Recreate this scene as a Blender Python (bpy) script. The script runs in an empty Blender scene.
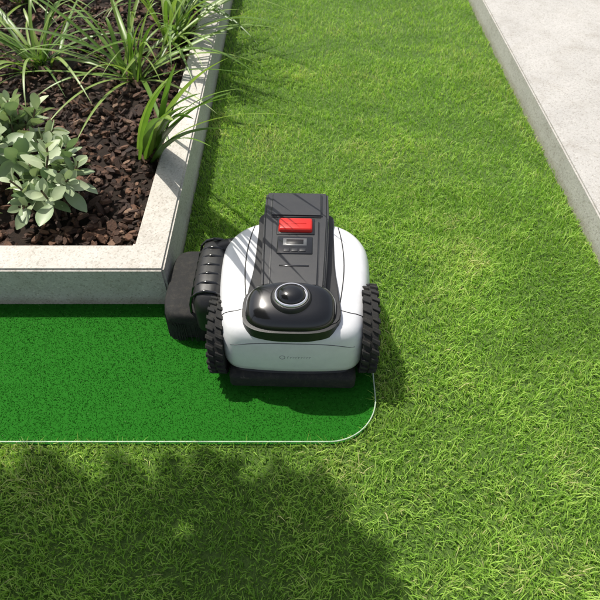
import bpy, bmesh, math, random
import numpy as np
from mathutils import Vector, Matrix, Euler
from mathutils.bvhtree import BVHTree
random.seed(7); rng=np.random.default_rng(7)
S=bpy.context.scene
COL=S.collection

# ---------------------------------------------------------------- helpers
def new_obj(name, verts, faces, mat=None, smooth=False, parent=None):
    me=bpy.data.meshes.new(name); me.from_pydata([tuple(v) for v in verts],[],faces); me.update()
    o=bpy.data.objects.new(name,me); COL.objects.link(o)
    if mat: me.materials.append(mat)
    if smooth:
        for p in me.polygons: p.use_smooth=True
    if parent: o.parent=parent
    return o
def empty(name,loc=(0,0,0),rz=0):
    e=bpy.data.objects.new(name,None); COL.objects.link(e); e.location=loc; e.rotation_euler=(0,0,rz); return e
def from_bm(name,bm,mat=None,smooth=True,parent=None,sharp=35):
    me=bpy.data.meshes.new(name); bm.to_mesh(me); bm.free()
    o=bpy.data.objects.new(name,me); COL.objects.link(o)
    if mat: me.materials.append(mat)
    if smooth:
        for p in me.polygons: p.use_smooth=True
        try: me.set_sharp_from_angle(angle=math.radians(sharp))
        except Exception: pass
    if parent: o.parent=parent
    return o
def rbox(name,x0,x1,y0,y1,z0,z1,bev,mat,parent=None,seg=3,top=(1,1),shift=0,sharp=50):
    bm=bmesh.new(); bmesh.ops.create_cube(bm,size=1)
    cx,cy=(x0+x1)/2,(y0+y1)/2
    for v in bm.verts:
        t=v.co.z>0
        sx,sy=(top if t else (1,1))
        v.co=Vector((cx+v.co.x*(x1-x0)*sx, cy+v.co.y*(y1-y0)*sy+(shift if t else 0), z1 if t else z0))
    if bev>0: bmesh.ops.bevel(bm,geom=list(bm.edges),offset=bev,segments=seg,affect='EDGES',profile=.5)
    return from_bm(name,bm,mat,True,parent,sharp)
def closed_cr(pts,n):
    P=[Vector(p) for p in pts]; m=len(P); out=[]
    for i in range(m):
        p0,p1,p2,p3=P[i-1],P[i],P[(i+1)%m],P[(i+2)%m]
        for k in range(n):
            t=k/n
            out.append(.5*((2*p1)+(p2-p0)*t+(2*p0-5*p1+4*p2-p3)*t*t+(3*p1-p0-3*p2+p3)*t**3))
    return out
def loft(name,outline,rings,mat,parent=None,center=(0,0),tilt=0,sharp=40,capbottom=True):
    V=[];F=[];n=len(outline)
    for (z,sx,sy) in rings:
        for p in outline:
            y=center[1]+p.y*sy
            V.append((center[0]+p.x*sx,y,z+tilt*p.y*sy))
    for r in range(len(rings)-1):
        for i in range(n):
            j=(i+1)%n
            F.append((r*n+i,r*n+j,(r+1)*n+j,(r+1)*n+i))
    F.append(tuple((len(rings)-1)*n+i for i in range(n)))
    if capbottom: F.append(tuple(reversed(range(n))))
    bm=bmesh.new(); vs=[bm.verts.new(v) for v in V]
    for f in F: bm.faces.new([vs[i] for i in f])
    bmesh.ops.recalc_face_normals(bm,faces=bm.faces)
    return from_bm(name,bm,mat,True,parent,sharp)
def superell(a,b,e,n=64):
    o=[]
    for i in range(n):
        t=2*math.pi*i/n; c,s=math.cos(t),math.sin(t)
        o.append(Vector((a*math.copysign(abs(c)**(2/e),c), b*math.copysign(abs(s)**(2/e),s))))
    return o
def tube(name,pts,r,mat,parent=None,cyc=False,res=6):
    cu=bpy.data.curves.new(name,'CURVE'); cu.dimensions='3D'; cu.bevel_depth=r; cu.bevel_resolution=res//2
    sp=cu.splines.new('POLY'); sp.points.add(len(pts)-1)
    for i,p in enumerate(pts): sp.points[i].co=(p[0],p[1],p[2],1)
    sp.use_cyclic_u=cyc
    o=bpy.data.objects.new(name,cu); COL.objects.link(o); cu.materials.append(mat)
    if parent: o.parent=parent
    return o

# ---------------------------------------------------------------- materials
def mat(name):
    m=bpy.data.materials.new(name); m.use_nodes=True; nt=m.node_tree
    return m,nt,nt.nodes['Principled BSDF']
def N(nt,t,**k):
    n=nt.nodes.new(t)
    for a,b in k.items():
        if a in n.inputs.keys(): n.inputs[a].default_value=b
        else: setattr(n,a,b)
    return n
def coords(nt): 
    return N(nt,'ShaderNodeTexCoord').outputs['Object']
def ramp(nt,fac,stops):
    r=nt.nodes.new('ShaderNodeValToRGB'); e=r.color_ramp.elements
    while len(e)<len(stops): e.new(.5)
    for i,(p,c) in enumerate(stops): e[i].position=p; e[i].color=(*c,1) if len(c)==3 else c
    nt.links.new(fac,r.inputs[0]); return r.outputs[0]
def noise(nt,scale,detail=4,rough=.6,co=None):
    n=N(nt,'ShaderNodeTexNoise'); n.inputs['Scale'].default_value=scale; n.inputs['Detail'].default_value=detail; n.inputs['Roughness'].default_value=rough
    nt.links.new(co or coords(nt),n.inputs['Vector']); return n.outputs['Fac']
def bump(nt,b,h,strength,dist):
    n=N(nt,'ShaderNodeBump'); n.inputs['Strength'].default_value=strength; n.inputs['Distance'].default_value=dist
    nt.links.new(h,n.inputs['Height']); nt.links.new(n.outputs[0],b.inputs['Normal'])
def mix(nt,f,a,b,bt='MIX'):
    m=N(nt,'ShaderNodeMix',data_type='RGBA',blend_type=bt)
    if isinstance(f,float): m.inputs[0].default_value=f
    else: nt.links.new(f,m.inputs[0])
    for s,v in ((6,a),(7,b)):
        if isinstance(v,tuple): m.inputs[s].default_value=(*v,1)
        else: nt.links.new(v,m.inputs[s])
    return m.outputs[2]
def plastic(name,c,rough,nb=0.0,scale=900,coat=0,dust=0.0):
    m,nt,b=mat(name); b.inputs['Base Color'].default_value=(*c,1); b.inputs['Roughness'].default_value=rough
    b.inputs['Coat Weight'].default_value=coat; b.inputs['Coat Roughness'].default_value=.08
    co=coords(nt)
    d=ramp(nt,noise(nt,35,6,.7,co),[(.3,tuple(x*.93 for x in c)),(.7,tuple(min(1,x*1.04) for x in c))])
    if dust:
        f=ramp(nt,noise(nt,60,8,.8,co),[(.48,(0,0,0)),(.8,(dust,dust,dust))])
        d=mix(nt,f,d,(.16,.14,.10))
    nt.links.new(d,b.inputs['Base Color'])
    if nb: bump(nt,b,noise(nt,scale,2,.5,co),nb,.0006)
    return m
M_white=plastic('shell_white',(.70,.705,.715),.36,.05,900,.15)
M_dark=plastic('deck_dark_grey',(.026,.027,.030),.45,.35,1200,0,.10)
M_black=plastic('black_plastic',(.012,.012,.013),.45,.3,900,0,.12)
M_gloss=plastic('gloss_black',(.008,.008,.009),.16,0,1,.4)
M_rubber=plastic('rubber',(.013,.013,.013),.85,.5,500,0,.25)
M_red=plastic('red_button',(.62,.018,.012),.35,.05,800)
M_grey=plastic('mid_grey',(.12,.125,.13),.35,.1,900)
M_logo=plastic('logo_grey',(.22,.23,.24),.5)
m,nt,b=mat('chrome'); b.inputs['Metallic'].default_value=1; b.inputs['Base Color'].default_value=(.75,.75,.76,1); b.inputs['Roughness'].default_value=.18; M_chrome=m

def concrete(name,base):
    m,nt,b=mat(name); co=coords(nt)
    k=lambda s:tuple(x*s for x in base)
    c=ramp(nt,noise(nt,3.5,8,.65,co),[(.25,k(.85)),(.75,k(1.1))])
    v=N(nt,'ShaderNodeTexVoronoi'); v.inputs['Scale'].default_value=230; nt.links.new(co,v.inputs['Vector'])
    sp=ramp(nt,v.outputs['Color'],[(.15,(.68,.66,.62)),(.35,(1,1,1)),(.75,(1,1,1)),(.9,(1.2,1.2,1.17))])
    c2=mix(nt,.75,c,sp,'MULTIPLY')
    sp2=ramp(nt,noise(nt,420,3,.7,co),[(.32,(.6,.57,.52)),(.45,(1,1,1))])
    c3=mix(nt,.6,c2,sp2,'MULTIPLY')
    st=ramp(nt,noise(nt,9,7,.75,co),[(.33,(.74,.71,.66)),(.5,(1,1,1))])
    c4=mix(nt,.5,c3,st,'MULTIPLY')
    sx=N(nt,'ShaderNodeSeparateXYZ'); nt.links.new(co,sx.inputs[0])
    gz=N(nt,'ShaderNodeMath',operation='ADD'); nt.links.new(sx.outputs[2],gz.inputs[0])
    nn=N(nt,'ShaderNodeMath',operation='MULTIPLY'); nt.links.new(noise(nt,25,5,.7,co),nn.inputs[0]); nn.inputs[1].default_value=-.035
    nt.links.new(nn.outputs[0],gz.inputs[1])
    dirt=ramp(nt,gz.outputs[0],[(0,(.7,.67,.56)),(.02,(1,1,1))])
    c5=mix(nt,.7,c4,dirt,'MULTIPLY')
    nt.links.new(c5,b.inputs['Base Color']); b.inputs['Roughness'].default_value=.85
    bump(nt,b,noise(nt,230,6,.75,co),.5,.003)
    return m
M_conc=concrete('concrete_planter',(.57,.54,.495))
M_path=concrete('concrete_path',(.46,.445,.42))

def leafmat(name,ramp_stops,trans=.3,rough=.5,spec=.4,noisescale=20,tint=(1.0,1.25,.35)):
    m,nt,b=mat(name)
    at=N(nt,'ShaderNodeAttribute',attribute_name='rnd')
    base=ramp(nt,at.outputs['Fac'],ramp_stops)
    nz=ramp(nt,noise(nt,noisescale,4,.6),[(.3,(.75,.78,.75)),(.7,(1.15,1.12,1.1))])
    c=mix(nt,.8,base,nz,'MULTIPLY')
    nt.links.new(c,b.inputs['Base Color']); b.inputs['Roughness'].default_value=rough
    b.inputs['Specular IOR Level'].default_value=spec
    t=N(nt,'ShaderNodeBsdfTranslucent')
    c2=mix(nt,.6,c,tint,'MULTIPLY'); nt.links.new(c2,t.inputs[0])
    ms=N(nt,'ShaderNodeMixShader'); ms.inputs[0].default_value=trans
    nt.links.new(b.outputs[0],ms.inputs[1]); nt.links.new(t.outputs[0],ms.inputs[2])
    nt.links.new(ms.outputs[0],nt.nodes['Material Output'].inputs[0])
    return m
M_grass=leafmat('grass_blades',[(0,(.16,.33,.035)),(.5,(.33,.56,.085)),(.85,(.50,.69,.15)),(.97,(.62,.60,.28))],.4,.55,.35,3,(1.1,1.2,.4))
M_overlay=leafmat('overlay_blades',[(0,(.014,.115,.008)),(.7,(.018,.145,.011)),(.965,(.022,.16,.014)),(.985,(.16,.34,.11))],.25,.8,.08,3,(.9,1.2,.4))  # flat green tint of the graphic overlay, carried by short blades
M_shrub=leafmat('shrub_leaf',[(0,(.13,.21,.09)),(.5,(.27,.37,.20)),(1,(.48,.55,.35))],.2,.4,.5,14)
M_strap=leafmat('strap_leaf',[(0,(.05,.12,.02)),(.5,(.15,.27,.04)),(1,(.32,.42,.11))],.3,.38,.45,8)
M_treeleaf=leafmat('tree_leaf',[(0,(.03,.07,.01)),(1,(.07,.13,.02))],.15,.5)
m,nt,b=mat('lawn_ground'); co=coords(nt)
g=ramp(nt,noise(nt,160,6,.75,co),[(.3,(.035,.065,.012)),(.55,(.08,.15,.025)),(.75,(.14,.20,.04))])
g2=mix(nt,.6,g,ramp(nt,noise(nt,1.5,5,.6,co),[(.3,(.75,.8,.7)),(.7,(1.2,1.15,1))]),'MULTIPLY')
nt.links.new(g2,b.inputs['Base Color']); b.inputs['Roughness'].default_value=.95; bump(nt,b,noise(nt,260,4,.8,co),.6,.006); M_ground=m
m,nt,b=mat('overlay_base'); co=coords(nt)
g=ramp(nt,noise(nt,500,4,.7,co),[(.3,(.014,.11,.008)),(.7,(.018,.145,.011))])
nt.links.new(g,b.inputs['Base Color']); b.inputs['Roughness'].default_value=.9; b.inputs['Specular IOR Level'].default_value=.1; bump(nt,b,noise(nt,600,3,.7,co),.2,.001); M_overlaybase=m
m,nt,b=mat('soil'); co=coords(nt)
nt.links.new(ramp(nt,noise(nt,60,8,.75,co),[(.3,(.012,.007,.005)),(.7,(.045,.027,.016))]),b.inputs['Base Color']); b.inputs['Roughness'].default_value=.95
bump(nt,b,noise(nt,90,6,.8,co),1,.01); M_soil=m
m,nt,b=mat('bark'); co=coords(nt)
at=N(nt,'ShaderNodeAttribute',attribute_name='rnd')
cb=ramp(nt,at.outputs['Fac'],[(0,(.028,.014,.009)),(.6,(.085,.04,.022)),(.93,(.17,.085,.048)),(1,(.28,.18,.12))])
wv=ramp(nt,noise(nt,140,6,.7,co),[(.3,(.5,.5,.5)),(.7,(1.3,1.3,1.3))])
nt.links.new(mix(nt,.8,cb,wv,'MULTIPLY'),b.inputs['Base Color']); b.inputs['Roughness'].default_value=.75; bump(nt,b,noise(nt,200,5,.7,co),.8,.004); M_bark=m
m,nt,b=mat('border_white'); co=coords(nt)
nt.links.new(ramp(nt,noise(nt,80,4,.6,co),[(.3,(.30,.40,.28)),(.7,(.46,.55,.42))]),b.inputs['Base Color']); b.inputs['Roughness'].default_value=.5; M_edge=m
m,nt,b=mat('wood'); co=coords(nt)
nt.links.new(ramp(nt,noise(nt,30,6,.7,co),[(.3,(.05,.035,.02)),(.7,(.15,.11,.07))]),b.inputs['Base Color']); b.inputs['Roughness'].default_value=.9; M_wood=m
M_stem=M_wood

# ---------------------------------------------------------------- ground
def patch(name,x0,x1,y0,y1,z,mt):
    return new_obj(name,[(x0,y0,z),(x1,y0,z),(x1,y1,z),(x0,y1,z)],[(0,1,2,3)],mt)
patch('ground',-150,150,-150,150,0,M_ground)

PX=-.352; PY=-.018; PH=.142; RW=.092
RX=.88
ZX=.18; ZY=-.431; ZR=.115
def in_zone(x,y):
    a=(x<ZX)&(y>ZY)&(y<PY+.004)
    cx,cy=ZX-ZR,ZY+ZR
    c=(x>cx)&(y<cy)&((x-cx)**2+(y-cy)**2>ZR**2)
    return a&~c
tm=empty('green_overlay_strip')  # graphic overlay zone on the lawn, built as a solid green strip
pts=[(-3,PY+.02),(-3,ZY)]+[(ZX-ZR+ZR*math.sin(t),ZY+ZR-ZR*math.cos(t)) for t in np.linspace(0,math.pi/2,20)]+[(ZX,PY+.02)]
new_obj('overlay_base',[(x,y,.004) for x,y in pts],[tuple(range(len(pts)))],M_overlaybase,parent=tm)
tube('border',[(x,y,.017) for x,y in pts[1:]],.0016,M_edge,tm)

def vnoise(x,y,s,seed):
    r=np.random.default_rng(seed); o=np.zeros_like(x)
    for i in range(7):
        a=r.uniform(0,2*math.pi); f=s*r.uniform(.6,1.8); p=r.uniform(0,6.3)
        o+=np.sin((x*math.cos(a)+y*math.sin(a))*f+p+1.5*np.sin((x*math.sin(a)-y*math.cos(a))*f*.7+p))
    return o/3.5
def blades(name,x,y,h,w,mt,lean=.6,z0=0,parent=None,bright=None):
    n=len(x); a=rng.uniform(0,2*math.pi,n); d=rng.uniform(0,2*math.pi,n)
    L=rng.uniform(.15,1,n)*lean*h
    d=d*.85+2.2*vnoise(x,y,14,3)
    wx,wy=np.cos(a)*w/2,np.sin(a)*w/2; lx,ly=np.cos(d)*L,np.sin(d)*L
    V=np.zeros((n,5,3),np.float32)
    V[:,0]=np.stack([x-wx,y-wy,np.full(n,z0)],1); V[:,1]=np.stack([x+wx,y+wy,np.full(n,z0)],1)
    mz=z0+h*.62
    V[:,2]=np.stack([x+wx*.85+lx*.35,y+wy*.85+ly*.35,mz],1); V[:,3]=np.stack([x-wx*.85+lx*.35,y-wy*.85+ly*.35,mz],1)
    V[:,4]=np.stack([x+lx*1.1,y+ly*1.1,z0+h*(1-.25*L/(h+1e-6))],1)
    me=bpy.data.meshes.new(name); me.vertices.add(n*5); me.vertices.foreach_set('co',V.ravel())
    b=(np.arange(n)*5)[:,None]
    loops=np.concatenate([b+np.array([0,1,2,3]),b+np.array([3,2,4])],1).astype(np.int32).ravel()
    me.loops.add(n*7); me.loops.foreach_set('vertex_index',loops)
    me.polygons.add(n*2)
    st=(np.arange(n)*7)[:,None]+np.array([0,4]); me.polygons.foreach_set('loop_start',st.astype(np.int32).ravel())
    me.update(calc_edges=True); me.validate()
    at=me.attributes.new('rnd','FLOAT','POINT')
    r=rng.uniform(0,1,n) if bright is None else bright
    at.data.foreach_set('value',np.repeat(r,5).astype(np.float32))
    o=bpy.data.objects.new(name,me); COL.objects.link(o); me.materials.append(mt)
    if parent: o.parent=parent
    return o
def scatter(dens,x0,x1,y0,y1):
    n=int(dens*(x1-x0)*(y1-y0)); return rng.uniform(x0,x1,n),rng.uniform(y0,y1,n)
xs,ys=[],[]
for d,a in ((48000,(-.9,1.0,-.9,.5)),(26000,(-.4,1.0,.5,1.4)),(15000,(-.4,1.0,1.4,2.8)),(6000,(-2.5,-.9,-1.2,0)),(4000,(-.4,1.0,2.8,4.5)),(6000,(-.9,1.8,-1.6,-.9))):
    x,y=scatter(d,*a); xs.append(x); ys.append(y)
x=np.concatenate(xs); y=np.concatenate(ys)
keep=~in_zone(x,y)&~((x<PX+.003)&(y>PY-.003))&(x<RX+.0)
x,y=x[keep],y[keep]
nz=vnoise(x,y,9,11); nz2=vnoise(x,y,35,12)
h=np.clip(.017+.003*nz+.003*nz2+rng.normal(0,.005,len(x)),.007,.036)
br=np.clip(.5+.17*nz+.13*nz2+rng.normal(0,.2,len(x)),0,1)
blades('lawn_grass',x,y,h,rng.uniform(.0015,.003,len(x)),M_grass,1.2,bright=br)
x,y=scatter(90000,-1.1,ZX,ZY,PY); k=in_zone(x,y); x,y=x[k],y[k]
blades('overlay_blades',x,y,rng.uniform(.002,.0035,len(x)),rng.uniform(.001,.0017,len(x)),M_overlay,1.6,z0=.004,parent=tm)

# ---------------------------------------------------------------- planter
pl=empty('concrete_planter')
def prism(name,poly,z0,z1,mt,parent,bev=.004):
    bm=bmesh.new(); lo=[bm.verts.new((p[0],p[1],z0)) for p in poly]; hi=[bm.verts.new((p[0],p[1],z1)) for p in poly]
    n=len(poly)
    for i in range(n): bm.faces.new((lo[i],lo[(i+1)%n],hi[(i+1)%n],hi[i]))
    bm.faces.new(hi); bm.faces.new(lo[::-1]); bmesh.ops.recalc_face_normals(bm,faces=bm.faces)
    ed=[e for e in bm.edges if not (e.verts[0].co.z==z0 and e.verts[1].co.z==z0)]
    bmesh.ops.bevel(bm,geom=ed,offset=bev,segments=2,affect='EDGES')
    return from_bm(name,bm,mt,True,parent,50)
FAR=4.2; LEFT=-3.2
prism('planter_wall',[(LEFT,PY),(PX,PY),(PX,FAR),(PX-RW,FAR),(PX-RW,PY+RW+.003),(LEFT,PY+RW+.003)],-.02,PH,M_conc,pl,.006)
nx,ny=60,80; V=[];F=[]
for j in range(ny+1):
    for i in range(nx+1):
        X=LEFT+(PX-RW+.01-LEFT)*i/nx; Y=PY+RW-.01+(FAR-PY-RW)*j/ny
        V.append((X,Y,.085+.012*math.sin(X*9+Y*4)*math.cos(Y*7-X*3)))
for j in range(ny):
    for i in range(nx):
        a=j*(nx+1)+i; F.append((a,a+1,a+nx+2,a+nx+1))
new_obj('soil',V,F,M_soil,True,pl)
def chips():
    V=[];F=[];R=[]
    def put(X,Y,Z,s):
        b0=len(V); l=s*random.uniform(.7,1.4); w=s*random.uniform(.35,.7); t=s*random.uniform(.12,.28)
        rot=Euler((random.gauss(0,.35),random.gauss(0,.35),random.uniform(0,6.28))).to_matrix()
        m=6; r=random.random()
        for zt in (-1,1):
            for k in range(m):
                a=2*math.pi*k/m
                p=Vector((math.cos(a)*l/2*random.uniform(.75,1.15),math.sin(a)*w/2*random.uniform(.7,1.2),zt*t/2*random.uniform(.6,1.2)))
                if zt>0: p.x*=.82;p.y*=.8
                V.append(rot@p+Vector((X,Y,Z))); R.append(r)
        F.append(tuple(b0+k for k in range(m))[::-1]); F.append(tuple(b0+m+k for k in range(m)))
        for k in range(m): F.append((b0+k,b0+(k+1)%m,b0+m+(k+1)%m,b0+m+k))
    for _ in range(5600):
        Y=PY+RW+random.random()**1.2*2.4; X=PX-RW-.012-random.random()**1.1*1.4
        put(X,Y,.095+random.uniform(-.008,.016),random.uniform(.018,.048))
    o=new_obj('bark_mulch',V,F,M_bark,False,pl)
    at=o.data.attributes.new('rnd','FLOAT','POINT'); at.data.foreach_set('value',np.array(R,np.float32))
chips()

prism('concrete_path',[(RX,-4),(3.2,-4),(3.2,6),(RX,6)],-.02,.10,M_path,None,.005)

# ---------------------------------------------------------------- plants
class LeafMesh:
    def __init__(s): s.V=[];s.F=[];s.R=[]
    def leaf(s,base,d,up,L,W,r,droop=.3,cup=.25,shape='ob',seg=7,tw=0):
        d=d.normalized(); side=d.cross(up).normalized(); n=side.cross(d).normalized()
        b0=len(s.V)
        for i in range(seg+1):
            t=i/seg
            if shape=='ob': w=W*(math.sin(math.pi*min(1,t**1.25*.97+.015))**.75)
            else: w=W*min(1,.55+t*2)*(1-t**2.2)**.8
            w=max(w,W*.03)
            c=base+d*(L*t)-Vector((0,0,1))*droop*L*t*t
            sd=(Matrix.Rotation(tw*t,3,d)@side)
            for k in (-1,0,1):
                s.V.append(c+sd*(w/2*k)+n*(cup*w*abs(k)*.5)); s.R.append(min(1,max(0,r+(.15 if k==0 else 0))))
        for i in range(seg):
            for k in range(2):
                a=b0+i*3+k; s.F.append((a,a+1,a+4,a+3))
    def obj(s,name,mt,parent):
        o=new_obj(name,s.V,s.F,mt,True,parent)
        at=o.data.attributes.new('rnd','FLOAT','POINT'); at.data.foreach_set('value',np.array(s.R,np.float32)); return o
def rv(): return Vector((random.gauss(0,1),random.gauss(0,1),random.gauss(0,1))).normalized()
def shrub(name,cx,cy,rad,nst,hmin,hmax,leafL,seed):
    random.seed(seed); root=empty(name); lm=LeafMesh()
    for i in range(nst):
        a=random.uniform(0,6.28); rr=rad*math.sqrt(random.random())
        tip=Vector((cx+math.cos(a)*rr,cy+math.sin(a)*rr,.1+random.uniform(hmin,hmax)*(1-.35*rr/rad)))
        base=Vector((cx+math.cos(a)*rr*.3,cy+math.sin(a)*rr*.3,.08))
        mid=(base+tip)/2+Vector((0,0,.03))+rv()*.015
        tube('stem',[base,(base+mid)/2+rv()*.004,mid,(mid+tip)/2+rv()*.004,tip],.0028,M_stem,root)
        ax=(tip-mid).normalized(); ph=random.uniform(0,6.28)
        q=ax.to_track_quat('Z','Y')
        tone=random.uniform(.2,.8)
        nl=random.randint(8,11)
        for k in range(nl):
            t=k/nl; aa=ph+k*2.4
            spread=1.3-.9*t
            d=q@Vector((math.cos(aa)*math.sin(spread),math.sin(aa)*math.sin(spread),math.cos(spread)))
            p=tip-ax*(.085*(1-t))
            L=leafL*random.uniform(.7,1.1)*(1-.45*t)
            lm.leaf(p,d,ax,L,L*random.uniform(.44,.54),min(1,max(0,tone+.25*t+random.gauss(0,.12))),random.uniform(.05,.3),.3,'ob',8)
    lm.obj('leaves',M_shrub,root)
shrub('broadleaf_shrub',-.72,.25,.15,14,.10,.25,.085,3)
shrub('broadleaf_shrub.001',-.88,.45,.19,20,.10,.27,.095,5)
shrub('broadleaf_shrub.002',-.95,.20,.09,8,.05,.14,.08,6)
def strap(name,cx,cy,n,Lmin,Lmax,seed,amin=0,amax=6.28,W=.016,elev=(.35,1.3),dr=(.35,.85)):
    random.seed(seed); root=empty(name); lm=LeafMesh()
    for i in range(n):
        a=random.uniform(amin,amax); e=random.uniform(*elev)
        d=Vector((math.cos(a)*math.cos(e),math.sin(a)*math.cos(e),math.sin(e)))
        L=random.uniform(Lmin,Lmax)
        b=Vector((cx+random.gauss(0,.025),cy+random.gauss(0,.025),.09))
        lm.leaf(b,d,Vector((0,0,1)),L,W*random.uniform(.6,1.25),random.betavariate(2,2),random.uniform(*dr)*math.sin(e)+.05,.35,'st',16,random.uniform(-.8,.8))
    lm.obj('leaves',M_strap,root)
strap('strap_leaf_plant',-.64,1.05,42,.45,.78,11)
strap('strap_leaf_plant.001',-1.05,1.15,45,.4,.7,12)
strap('strap_leaf_plant.002',-.60,1.75,55,.4,.8,13)
strap('strap_leaf_plant.003',-1.3,1.8,55,.4,.8,14)
# tall arching fan reaching over the wall; its shadow stripes fall on the mower
strap('strap_leaf_plant.004',-.50,.56,17,.80,.98,15,-1.22,-.84,.024,(.70,.92),(.12,.26))
strap('strap_leaf_plant.005',-.55,1.35,45,.5,.85,16,-2.0,2.0,.018,(.5,1.35),(.3,.7))

def tree():  # unseen tree added off frame, crown shaped to shade the lower-left lawn
    random.seed(21); root=empty('added_shade_tree')
    bm=bmesh.new(); base=Vector((-2.7,-1.1,-.02))
    def limb(p0,p1,r0,r1):
        n=8; seg=5
        ax=(p1-p0).normalized(); q=ax.to_track_quat('Z','Y'); pr=None
        for i in range(seg+1):
            t=i/seg; c=p0.lerp(p1,t)+Vector((math.sin(t*5+p0.x)*.02,math.cos(t*4+p1.y)*.02,0))*(0 if i in(0,seg) else 1); r=r0+(r1-r0)*t
            ring=[bm.verts.new(c+q@Vector((math.cos(2*math.pi*k/n)*r,math.sin(2*math.pi*k/n)*r,0))) for k in range(n)]
            if pr:
                for k in range(n): bm.faces.new((pr[k],pr[(k+1)%n],ring[(k+1)%n],ring[k]))
            pr=ring
    fork=Vector((-2.6,-.95,1.35)); limb(base,fork,.085,.06)
    for k in range(16):
        c=Vector((random.uniform(-2.6,-.95),random.uniform(-1.4,.0),random.uniform(1.9,2.4)))
        limb(fork,c,.035,.008)
    from_bm('trunk',bm,M_wood,True,root)
    lm=LeafMesh()
    for _ in range(12500):
        X=random.uniform(-2.8,-.60); Y=random.uniform(-1.75,.25)
        e=1-abs((X+1.74)/1.05)**8-abs((Y+.76)/.985)**8
        if e<0: continue
        Z=2.1+random.uniform(-.2,.2)*max(.15,e)
        d=rv(); d.z*=.3
        lm.leaf(Vector((X,Y,Z)),d,Vector((random.gauss(0,.4),random.gauss(0,.4),1)),random.uniform(.06,.10),.045,random.random(),.2,.2,'ob',4)
    lm.obj('crown',M_treeleaf,root)
tree()

# ---------------------------------------------------------------- robot mower
mw=empty('robotic_lawn_mower',(-.013,-.088,0),math.radians(-1.5))
half=[(.09,-.194),(.142,-.184),(.168,-.145),(.182,-.06),(.189,.04),(.183,.105),(.148,.155),(.085,.185)]
ol=[(0,-.197)]+half+[(0,.192)]+[(-a,b) for a,b in half[::-1]]
OUT=closed_cr(ol,8)
shell=loft('white_shell',OUT,[(.076,.972,.965),(.082,.99,.985),(.10,1,1),(.135,.995,.995),(.168,.975,.98),(.190,.945,.958),(.204,.90,.928),(.212,.84,.885),(.218,.7,.78),(.221,.4,.5)],M_white,mw,tilt=.03,sharp=60)
loft('chassis',OUT,[(.03,.86,.93),(.035,.90,.985),(.05,.92,1.015),(.066,.94,1.015),(.0785,.945,.96)],M_black,mw,sharp=40)
loft('chassis_seam',OUT,[(.066,.968,.972),(.087,.975,.978)],M_gloss,mw,tilt=.02)
bvh=BVHTree.FromPolygons([v.co for v in shell.data.vertices],[p.vertices[:] for p in shell.data.polygons])
def onshell(x,y,o=.0):
    h=bvh.ray_cast(Vector((x,y,1)),Vector((0,0,-1)))
    return (x,y,(h[0].z if h[0] else .1)+o)
def onfront(x,z,o=.0):
    h=bvh.ray_cast(Vector((x,-1,z)),Vector((0,1,0)))
    return (x,(h[0].y if h[0] else -.19)-o,z)
def P_(name,poly,z0,z1,mt,bev): return prism(name,poly,z0,z1,mt,mw,bev)
for s in (-1,1):
    tube('seam_side',[onshell(s*t,-.118-.020*k/13+.03*(k/13)**3,-.0004) for k,t in enumerate(np.linspace(.098,.181,14))],.0013,M_black,mw)
    tube('seam_inner',[onshell(s*(.106+.012*math.sin(k/13*3.1)),-.10+.25*k/13,-.0003) for k in range(14)],.0015,M_black,mw)
P=closed_cr([(.098,-.165),(.104,-.09),(.096,0),(.094,.12),(.088,.187),(0,.196),(-.088,.187),(-.094,.12),(-.096,0),(-.104,-.09),(-.098,-.165),(0,-.176)],5)
P_('centre_plate',P,.17,.2265,M_black,.003)
def wedge(name,rows,mt,bev):
    bm=bmesh.new(); rr=[]
    for (y,wb,wt,z0,z1) in rows:
        rr.append([bm.verts.new(p) for p in ((-wb,y,z0),(wb,y,z0),(wt,y,z1),(-wt,y,z1))])
    for a,b2 in zip(rr,rr[1:]):
        for i in range(4): bm.faces.new((a[i],a[(i+1)%4],b2[(i+1)%4],b2[i]))
    bm.faces.new(rr[0]); bm.faces.new(rr[-1][::-1]); bmesh.ops.recalc_face_normals(bm,faces=bm.faces)
    if bev: 
        ed=[e for e in bm.edges if len(e.link_faces)==2 and e.calc_face_angle(0)>.3]
        bmesh.ops.bevel(bm,geom=ed,offset=bev,segments=3,affect='EDGES')
    return from_bm(name,bm,mt,True,mw,40)
wedge('raised_deck',[(-.098,.078,.070,.19,.256),(.0,.082,.075,.19,.262),(.14,.087,.080,.19,.264),(.238,.086,.080,.10,.259)],M_dark,.006)
wedge('deck_lid',[(-.088,.058,.054,.25,.2605),(.0,.060,.056,.25,.2665),(.118,.062,.058,.25,.2675)],M_dark,.003)
wedge('deck_rear_cap',[(.132,.070,.064,.25,.270),(.226,.070,.064,.24,.266)],M_dark,.004)
rbox('stop_button_recess',-.046,.046,.067,.123,.258,.2695,.002,M_gloss,mw)
rbox('stop_button',-.042,.042,.072,.118,.262,.280,.005,M_red,mw,top=(.94,.86))
rbox('button_ridge',-.026,.026,.0925,.0945,.2795,.2807,.0004,M_red,mw,1)
rbox('display_frame',-.042,.042,.002,.060,.258,.2695,.003,M_gloss,mw)
rbox('display_glass',-.028,.028,.028,.053,.2690,.2702,.0005,M_grey,mw,1)
rbox('display_inner',-.020,.020,.033,.048,.2700,.2706,.0002,M_black,mw,1)
for i in range(3): rbox('key_%d'%i,-.026+.0185*i,-.011+.0185*i,.008,.018,.2690,.2712,.001,M_dark,mw,2)
for s in (-1,1):
    tube('deck_crease',[(s*.067,-.085,.2575),(s*.071,0,.263),(s*.076,.13,.265)],.0012,M_gloss,mw)
rbox('vent_slot',-.034,.034,-.034,-.030,.259,.2655,.0005,M_gloss,mw,1)
H=superell(.103,.064,2.9,72)
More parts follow.
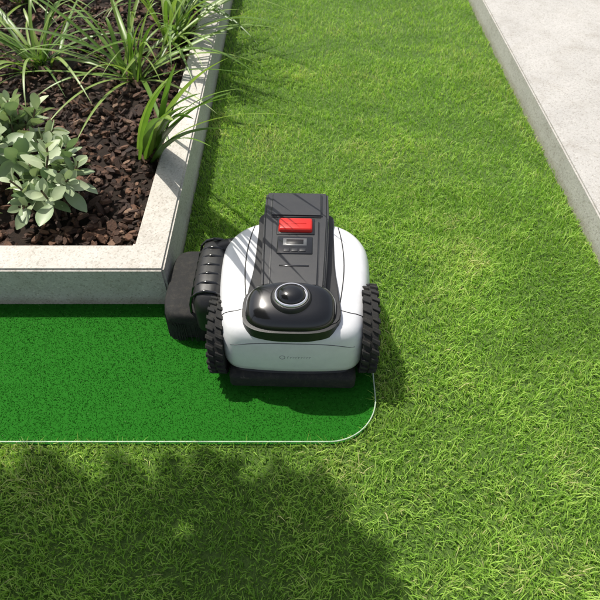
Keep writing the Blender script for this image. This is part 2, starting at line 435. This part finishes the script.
loft('sensor_hump',H,[(.20,1.0,1.0),(.220,1.0,1.0),(.235,.96,.95),(.247,.88,.86),(.254,.76,.74),(.258,.6,.56),(.260,.3,.3)],M_gloss,mw,center=(-.004,-.128),sharp=60,tilt=.15)
loft('hump_skirt',superell(.108,.068,3.2,72),[(.196,1,1),(.224,1,1),(.2245,.97,.96)],M_black,mw,center=(-.004,-.126))
circ=superell(1,1,2,64)
TC=(-.003,-.122)
loft('turret_base',circ,[(.24,.047,.043),(.262,.045,.041),(.266,.041,.038)],M_black,mw,center=TC)
loft('turret_ring',circ,[(.263,.038,.035),(.2685,.0375,.0345),(.2705,.0355,.0325),(.2705,.0330,.0300),(.267,.0325,.0295)],M_chrome,mw,center=TC)
loft('turret_lens',circ,[(.265,.0323,.0293),(.272,.0305,.0275),(.2785,.024,.0215),(.2825,.014,.013),(.2835,.004,.004)],M_gloss,mw,center=TC,sharp=80)
lg=[onfront(-.022+.006*math.cos(a),.135+.006*math.sin(a),.0003) for a in np.linspace(0,2*math.pi,17)[:-1]]
tube('logo_mark',lg,.0006,M_logo,mw,True)
for i in range(9):
    x0=-.010+.0062*i
    tube('logo_letter_%d'%i,[onfront(x0,.132,.0002),onfront(x0,.138-.002*(i%2),.0002),onfront(x0+.0035,.138-.002*(i%3>0),.0002)],.0004,M_logo,mw)
tube('front_panel_seam',[onfront(x,.180-.02*(abs(x)/.14)**3,-.0002) for x in np.linspace(-.14,.14,24)],.0011,M_grey,mw)
rbox('front_bumper',-.15,.15,-.209,-.15,.022,.070,.012,M_rubber,mw)
def wheel(name,cx,cy,r,w,side):
    root=bpy.data.objects.new(name,None); COL.objects.link(root); root.parent=mw
    bm=bmesh.new(); prof=[(-w/2,r*.55),(-w/2,r*.86),(-w*.42,r*.93),(w*.42,r*.93),(w/2,r*.86),(w/2,r*.55)]
    n=64; rings=[]
    for i in range(n):
        a=2*math.pi*i/n; rings.append([bm.verts.new((cx+p[0],cy+p[1]*math.cos(a),r+p[1]*math.sin(a))) for p in prof])
    for i in range(n):
        A,B=rings[i],rings[(i+1)%n]
        for k in range(len(prof)-1): bm.faces.new((A[k],A[k+1],B[k+1],B[k]))
    bmesh.ops.recalc_face_normals(bm,faces=bm.faces)
    from_bm('tyre',bm,M_rubber,True,root,30)
    V=[];F=[]
    nl=26
    for i in range(nl):
        for sgn in (-1,1):
            a=2*math.pi*(i+(.25 if sgn>0 else -.25))/nl; da=.06; sk=.08*sgn
            b0=len(V)
            for (xx,sh) in ((0.002*sgn,0),(w*.54*sgn,sk)):
                for (rr,dd) in ((r*.88,da),(r*.985,da*.75)):
                    for q in (-1,1):
                        A=a+sh+q*dd; V.append((cx+xx,cy+rr*math.cos(A),r+rr*math.sin(A)))
            F+= [tuple(b0+k for k in f) for f in ((0,1,3,2),(4,6,7,5),(0,4,5,1),(2,3,7,6),(0,2,6,4),(1,5,7,3))]
    o=new_obj('tread_lugs',V,F,M_rubber,False,root)
    bm=bmesh.new(); bm.from_mesh(o.data); bmesh.ops.recalc_face_normals(bm,faces=bm.faces)
    bmesh.ops.bevel(bm,geom=list(bm.edges),offset=.0009,segments=1,affect='EDGES'); bm.to_mesh(o.data); bm.free()
    hx=cx+side*w*.38
    bm=bmesh.new(); pr=[(0,r*.56),(side*.004,r*.5),(-side*.006,r*.42),(-side*.008,r*.2),(side*.006,r*.16),(side*.007,.001)]
    rings=[]
    for i in range(48):
        a=2*math.pi*i/48; rings.append([bm.verts.new((hx+p[0],cy+p[1]*math.cos(a),r+p[1]*math.sin(a))) for p in pr])
    for i in range(48):
        A,B=rings[i],rings[(i+1)%48]
        for k in range(len(pr)-1): bm.faces.new((A[k],A[k+1],B[k+1],B[k]))
    bmesh.ops.recalc_face_normals(bm,faces=bm.faces); from_bm('hub',bm,M_dark,True,root,35)
    for i in range(5):
        a=2*math.pi*i/5
        tube('spoke_%d'%i,[(hx-side*.003,cy+r*.18*math.cos(a),r+r*.18*math.sin(a)),(hx-side*.001,cy+r*.5*math.cos(a),r+r*.5*math.sin(a))],.006,M_dark,root)
wheel('drive_wheel_r',.177,-.088,.110,.036,1)
wheel('drive_wheel_l',-.177,-.105,.098,.036,-1)
wheel('caster_r',.13,.15,.05,.03,1); wheel('caster_l',-.13,.15,.05,.03,-1)

tr=bpy.data.objects.new('edge_trimmer',None); COL.objects.link(tr); tr.parent=mw
def trl(*a,**k): o=loft(*a,**k); o.parent=tr; return o
TX,TY=-.266,.060
trl('skirt',superell(.070,.118,4.2,72),[(.012,.98,.98),(.03,1,1),(.082,1,1),(.096,.97,.98),(.102,.9,.93),(.104,.5,.5)],M_rubber,center=(TX,TY),sharp=60)
trl('hood',superell(.046,.125,3.0,72),[(.07,1,1),(.130,.99,.99),(.155,.92,.95),(.172,.76,.86),(.181,.5,.66),(.183,.2,.3)],M_black,center=(-.209,.046),sharp=60)
for i in range(7):
    y=-.045+.030*i
    tube('hood_rib_%d'%i,[(-.2565,y,.10),(-.2545,y,.134),(-.248,y,.160),(-.232,y,.178),(-.212,y,.1845),(-.19,y,.180),(-.175,y,.168)],.0035,M_gloss,tr)
tube('arm',[(-.215,.12,.15),(-.18,.12,.17),(-.14,.115,.185),(-.11,.11,.19)],.022,M_black,tr)
V=[];F=[]
sk=superell(.072,.121,4.2,260)
for p in sk:
    c=Vector((TX+p.x,TY+p.y,0)); t=Vector((-p.y,p.x,0)).normalized()*.0012; ou=Vector((p.x,p.y,0)).normalized()*random.uniform(0,.004)
    zt=random.uniform(.06,.08); b0=len(V)
    V+= [c-t+ou+Vector((0,0,.006)),c+t+ou+Vector((0,0,.006)),c+t-ou*.5+Vector((0,0,zt)),c-t-ou*.5+Vector((0,0,zt))]; F.append((b0,b0+1,b0+2,b0+3))
new_obj('bristles',V,F,M_rubber,False,tr)

# ---------------------------------------------------------------- light, camera
sund=Vector((.72,-.62,-1.75)).normalized()
L=bpy.data.lights.new('sun','SUN'); L.energy=4.9; L.angle=math.radians(.6); L.color=(1,.95,.86)
lo=bpy.data.objects.new('sun',L); COL.objects.link(lo); lo.rotation_euler=sund.to_track_quat('-Z','Y').to_euler()
W=bpy.data.worlds.new('World'); S.world=W; W.use_nodes=True; nt=W.node_tree
sk=nt.nodes.new('ShaderNodeTexSky'); sk.sky_type='NISHITA'; sk.sun_disc=False
sk.sun_elevation=math.asin(-sund.z); sk.sun_rotation=math.atan2(-sund.x,-sund.y); sk.dust_density=3.0
hs=nt.nodes.new('ShaderNodeHueSaturation'); hs.inputs['Saturation'].default_value=.55; hs.inputs['Value'].default_value=1.0
nt.links.new(sk.outputs[0],hs.inputs['Color']); nt.links.new(hs.outputs[0],nt.nodes['Background'].inputs[0]); nt.nodes['Background'].inputs[1].default_value=.15

cam=bpy.data.cameras.new('camera'); co=bpy.data.objects.new('camera',cam); COL.objects.link(co)
p=math.radians(50); D=1.5
co.location=(0,-D*math.cos(p),D*math.sin(p)); co.rotation_euler=(math.radians(90)-p,0,0)
cam.sensor_width=36; cam.lens=32.22; cam.clip_start=.02; cam.clip_end=500
cam.dof.use_dof=True; cam.dof.focus_distance=1.28; cam.dof.aperture_fstop=7
S.camera=co
S.view_settings.view_transform='Standard'; S.view_settings.look='None'; S.view_settings.exposure=0
